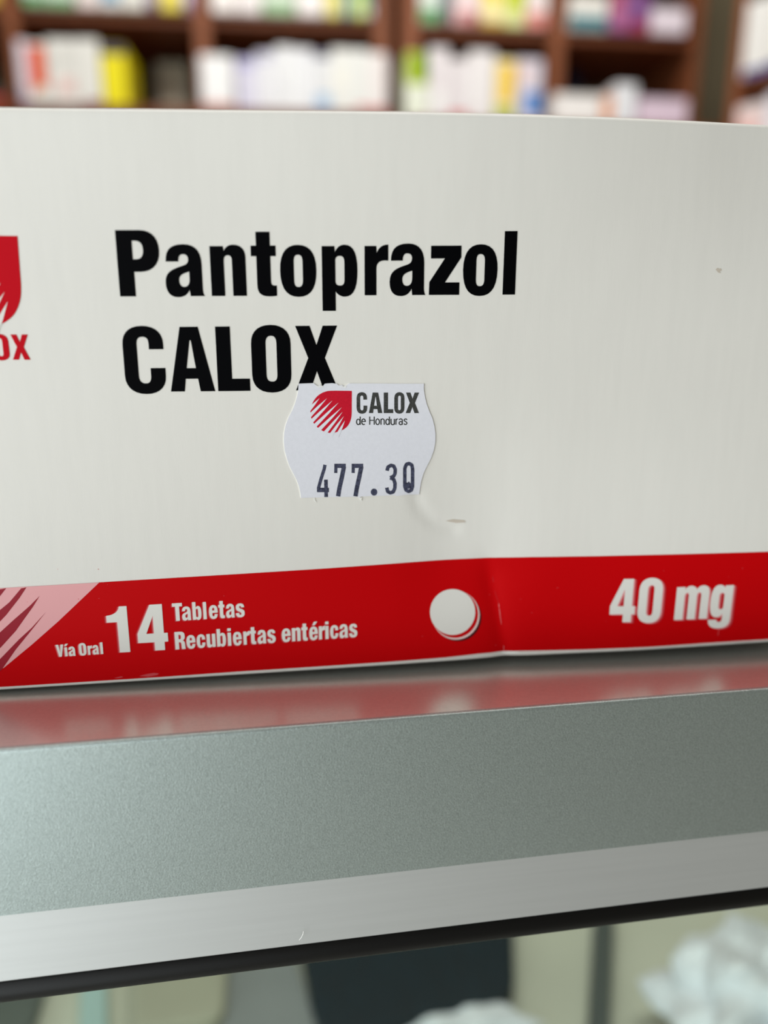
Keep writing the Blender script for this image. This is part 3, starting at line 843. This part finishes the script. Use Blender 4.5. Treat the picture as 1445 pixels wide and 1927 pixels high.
def emblem(mapf, red, white, parent, off, label, seg=3):
    loop = [[mapf(*p) for p in DROP]]
    sl = []
    for a, b in SLASH:
        dx, dy = b[0] - a[0], b[1] - a[1]
        L = hypot(dx, dy)
        nx, ny = -dy / L, dx / L
        w = 14.0
        mid = (a[0] + dx * 0.55, a[1] + dy * 0.55)
        sl.append([[mapf(a[0] + nx * w, a[1] + ny * w), mapf(mid[0] + nx * 8.5, mid[1] + ny * 8.5), mapf(*b), mapf(mid[0] - nx * 8.5, mid[1] - ny * 8.5), mapf(a[0] - nx * w, a[1] - ny * w)]])
    return flat_print('emblem', [([loop], off, red), (sl, off + 0.02, white)], parent, (1.5, 1.5), label)
def map_box(x, y):
    yy = 443 + (y - 180) * 0.553
    return uv_of(33 + (x - 650) * 0.545 + (yy - 443) * 0.08, yy)
emblem(map_box, m_logo_red, m_white_ink, bx, 0.03, 'red leaf shaped emblem cut by white slashes')
lettering([(word([('C', -108, -78), ('A', -75, -43), ('L', -40, -17), ('O', -13, 19.8), ('X', 24.5, 57.8)], lambda x: 677.0, lambda x: 47.6), 0.03, m_logo_red)],
          'red capitals under the red emblem')

# white lettering on the band, each with its soft printed halo
def haloed(chars, base, cap, dirs, label):
    lay = []
    for (dx, dy), off, m in dirs:
        lay.append((word(chars, base, cap, dx, dy), off, m))
    lay.append((word(chars, base, cap), 0.09, m_white_ink))
    return lettering(lay, label, band)
HL = [((-4.2, 1.2), 0.05, m_halo3), ((-2.8, 0.8), 0.06, m_halo2), ((-1.4, 0.5), 0.07, m_halo1)]
HS = [((-2.4, 1.8), 0.05, m_halo3), ((-1.4, 1.2), 0.06, m_halo2)]
HR = [((6.4, 2.4), 0.05, m_halo3), ((4.6, 1.7), 0.06, m_halo2), ((2.4, 0.9), 0.07, m_halo1)]
def zx(ox, s, items):
    return [(c, ox + a / s, ox + b / s) for c, a, b in items]
haloed([('1', 206.7, 245.5), ('4', 262.0, 317.9)], line(236, 1226.8, 300, 1223.2), lambda x: 86.3, HL, 'large white number 14')
haloed([('V', 107.5, 121.5), ('\u00ed', 123.4, 128.0), ('a', 130.6, 143), ('O', 150.3, 163.6), ('r', 166.8, 174.6), ('a', 175.6, 187), ('l', 190.3, 194.8)],
       line(110, 1235.6, 192, 1230.3), lambda x: 22.6, HL[1:], 'small white words reading Via Oral')
haloed(zx(310, 3.803, [('T', 60, 131), ('a', 127, 192), ('b', 203, 266), ('l', 279, 302), ('e', 320, 382), ('t', 388, 431), ('a', 441, 503), ('s', 511, 574)]),
       line(330, 1168.2, 460, 1160.2), lambda x: 33.2, HS, 'white word Tabletas')
haloed(zx(310, 3.803, [('R', 78, 152), ('e', 159, 223), ('c', 232, 293), ('u', 304, 366), ('b', 377, 441), ('i', 454, 478), ('e', 491, 553), ('r', 566, 610), ('t', 611, 655),
                       ('a', 666, 728), ('s', 736, 795), ('e', 839, 902), ('n', 912, 973), ('t', 980, 1023), ('\u00e9', 1035, 1096), ('r', 1104, 1148), ('i', 1150, 1173), ('c', 1184, 1242), ('a', 1250, 1312), ('s', 1320, 1378)]),
       line(330, 1221.9, 670, 1198.2), lambda x: 32.8, HS, 'white lettering of the second line')
haloed([('4', 1145, 1191.5), ('0', 1197.3, 1241)], line(1160, 1170.6, 1235, 1169.6), lambda x: 81.3, HR, 'large white number 40')
haloed([('m', 1267.3, 1329), ('g', 1332.6, 1373)], line(1270, 1166.2, 1370, 1161.8), lambda x: 81.3, HR, 'white unit mg')

# printed tablet
def disc(cx, cy, rx, ry, k=40):
    return px_shape([(cx + rx * cos(2 * pi * i / k), cy + ry * sin(2 * pi * i / k)) for i in range(k)])
flat_print('tablet_picture', [([disc(861.5, 1161.5, 44, 45)], 0.05, m_maroon), ([disc(857.6, 1157.6, 44.8, 46)], 0.06, m_tabrim),
                              ([disc(855.6, 1155.4, 43.6, 44.6)], 0.075, m_red), ([disc(851.4, 1151.4, 42.6, 43.2)], 0.09, m_white_ink)], band, (1.5, 1.5),
           'printed round white tablet on the red band')

# cracked fold and scuffs
def bits(polys):
    return [px_shape(p) for p in polys]
rng = random.Random(7)
cr = []
pts = [(927, 1085), (931, 1112), (938, 1135), (941, 1160), (945, 1185), (946, 1205), (948, 1224)]
for a, b in zip(pts[:-1], pts[1:]):
    w = rng.uniform(0.3, 0.7)
    cr.append([(a[0] - w, a[1]), (a[0] + w * 0.6, a[1]), (b[0] + w * 0.8, b[1]), (b[0] - w * 0.5, b[1])])
flat_print('fold_crack', [(bits(cr[:2]), 0.05, m_halo3), (bits(cr[2:]), 0.05, m_halo1), (bits([[(944, 1226), (975, 1225.4), (978, 1227.5), (958, 1229.5), (945, 1229)]]), 0.06, m_fray)],
           bx, (1.5, 1.5), 'pale cracked fold line through the red band')
sc_ = []
for _ in range(34):
    x = rng.uniform(20, 1430)
    y = rng.uniform(1062, 1215)
    if 95 < x < 690 and y > 1130:
        continue
    s = rng.uniform(0.5, 1.1)
    sc_.append([(x - s, y), (x, y - s), (x + s, y), (x, y + s)])
sc_ += [[(262, 1272), (275, 1268.5), (290, 1266), (299, 1267), (296, 1270), (280, 1273)], [(215, 1275.6), (228, 1272.5), (232, 1274), (222, 1276)], [(1352, 1180), (1353.4, 1180), (1351, 1196), (1349.8, 1196)]]
flat_print('scuff_marks', [(bits(sc_), 0.05, m_halo2)], band, (1.5, 1.5), 'tiny pale scuffs on the red ink')
spk = [[(1346, 507), (1350, 504), (1353, 506), (1356, 505), (1358, 509), (1354, 510), (1356, 514), (1351, 513)], [(838, 980), (852, 977), (874, 979), (876, 983), (858, 984)]]
m_speck = mat('brownish_smudge', (202, 190, 176), 0.6, 0, 0.3)
flat_print('smudge', [(bits(spk), 0.03, m_speck)], bx, (1.5, 1.5), 'faint brownish smudges on the white card')

# ------------------------------------------------------------------ the price sticker
def zl(x, y):                                          # sticker artwork coordinates -> photo pixels
    return (500 + x / 4.014, 690 + y / 4.014)
def zuv(x, y):
    return uv_of(*zl(x, y))
ctr = [(247, 128), (300, 126), (362, 124), (378, 138), (395, 146), (412, 138), (430, 148), (446, 128), (500, 124), (536, 128), (552, 142), (575, 138), (590, 150), (608, 140), (628, 126), (750, 126), (900, 127), (1060, 128), (1194, 128),
       (1193, 168), (1202, 230), (1214, 280), (1234, 335), (1258, 390), (1272, 445), (1281, 505), (1280, 570), (1268, 632), (1247, 690), (1216, 752), (1190, 806), (1174, 862), (1164, 918), (1158, 964),
       (1050, 968), (985, 976), (975, 970), (850, 974), (720, 980), (705, 990), (690, 981), (540, 984), (400, 986), (265, 990),
       (260, 945), (250, 900), (232, 852), (205, 800), (180, 752), (158, 690), (143, 630), (136, 568), (138, 505), (150, 440), (172, 382), (200, 330), (222, 275), (236, 225), (246, 170)]
cu = [zuv(*p) for p in ctr]
TH = 0.16
st_ = flat_print('price_sticker', [([[cu]], TH, m_paper)], bx, (1.5, 1.5), 'white wavy sided price sticker below the black lettering')
# the sticker's cut edge
Ve, Fe = [], []
for i, (u, v) in enumerate(cu):
    Ve += [face(u, v, TH), face(u, v, 0.0)]
k = len(cu)
for i in range(k):
    j = (i + 1) % k
    Fe.append([2 * i, 2 * i + 1, 2 * j + 1, 2 * j])
obj('cut_edge', Ve, Fe, m_fray, st_)
emblem(zuv, m_sred, m_paper, st_, TH + 0.02, 'small red emblem on the sticker')
def zword(items, y0, y1, cap):
    return [(c, zl(a, 0)[0], zl(b, 0)[0]) for c, a, b in items]
bs = lambda x: 690 + 350 / 4.014
lettering([(word(zword([('C', 686, 766), ('A', 778, 880), ('L', 890, 962), ('O', 969, 1046), ('X', 1055, 1156)], 0, 0, 0), bs, lambda x: 38.6), TH + 0.02, m_sgrey)],
          'small dark grey capitals beside the emblem', st_)
# thin second line, drawn as pen strokes
LG = {'d': ([arc(22, 35, 18, 34, 0, 360), [(42, 0), (42, 100)]], 48), 'e': ([[(4, 40)] + arc(23, 36, 19, 35, 6, 310)], 46),
      'H': ([[(5, 0), (5, 100)], [(52, 0), (52, 100)], [(5, 54), (52, 54)]], 58), 'o': ([arc(23, 36, 19, 35, 0, 360)], 47),
      'n': ([[(5, 0), (5, 72)], [(5, 48)] + arc(22, 48, 17, 23, 180, 0) + [(39, 0)]], 45), 'u': ([[(5, 72)] + arc(22, 24, 17, 24, 180, 360) + [(39, 72)], [(39, 72), (39, 0)]], 45),
      'r': ([[(5, 0), (5, 72)], [(5, 46)] + arc(22, 46, 17, 24, 180, 85)], 28), 'a': ([arc(20, 20, 16, 20, 0, 360), [(37, 0), (37, 52)] + arc(21, 52, 16, 20, 0, 160)], 44),
      's': ([[(36, 58), (28, 70), (14, 70), (6, 58), (10, 46), (30, 32), (36, 18), (26, 3), (13, 3), (4, 16)]], 42), ' ': ([], 24)}
def thin(text, x0, x1, y0, h, w):
    tot = sum(LG[c][1] for c in text) + 6 * (len(text) - 1)
    k = (x1 - x0) / tot
    out, x = [], 0.0
    for c in text:
        for pl in LG[c][0]:
            for piece in stroke(pl, w):
                out.append([[zuv(x0 + (x + p[0]) * k, y0 - p[1] * h / 100.0) for p in l] for l in piece])
        x += LG[c][1] + 6
    return out
lettering([(thin('de Honduras', 682, 1070, 438, 62, 12), TH + 0.02, m_sgrey)], 'thin grey words under the small dark grey word', st_)
# stamped price
pr = []
def ink(pl, w):
    for piece in stroke(pl, w):
        pr.append([[zuv(*p) for p in l] for l in piece])
ink([(447, 740), (440, 775), (416, 850), (398, 916)], 25)
ink([(386, 930), (477, 930)], 34)
ink([(454, 852), (456, 983)], 28)
for dx in (0, 131):
    ink([(517 + dx, 748), (604 + dx, 748)], 32)
    ink([(530 + dx, 735), (528 + dx, 802)], 24)
    ink([(590 + dx, 755), (575 + dx, 830), (555 + dx, 920), (546 + dx, 978)], 33)
pr.append([[zuv(817 + 25 * cos(2 * pi * i / 18), 946 + 27 * sin(2 * pi * i / 18)) for i in range(18)]])
ink([(915, 785), (922, 757), (944, 744), (966, 750), (977, 775), (975, 808), (963, 828), (938, 838)], 27)
ink([(938, 838), (966, 850), (975, 880), (974, 915), (962, 944), (940, 952), (920, 942), (913, 912)], 27)
ink([(1050 + 0, 760), (1062, 736), (1082, 730), (1102, 742), (1108, 775), (1107, 905), (1098, 932), (1078, 941), (1058, 930), (1049, 905), (1049, 770), (1054, 750)], 27)
pr.append([[zuv(*p) for p in ((1050, 862), (1066, 876), (1080, 866), (1092, 880), (1106, 862), (1106, 920), (1050, 920))]])
lettering([(pr, TH + 0.02, m_stamp)], 'stamped dark blue grey price digits', st_)
fr = [[(366, 990), (372, 988), (370, 1004), (380, 1018), (374, 1022), (362, 1008)], [(706, 988), (716, 986), (730, 990), (722, 998), (726, 1010), (712, 1008), (702, 996)], [(372, 140), (400, 148), (436, 144), (430, 152), (398, 156)], [(552, 142), (590, 152), (612, 142), (604, 158), (570, 152)]]
flat_print('torn_fibres', [([[[zuv(*p) for p in l]] for l in fr], TH + 0.05, m_fray)], st_)
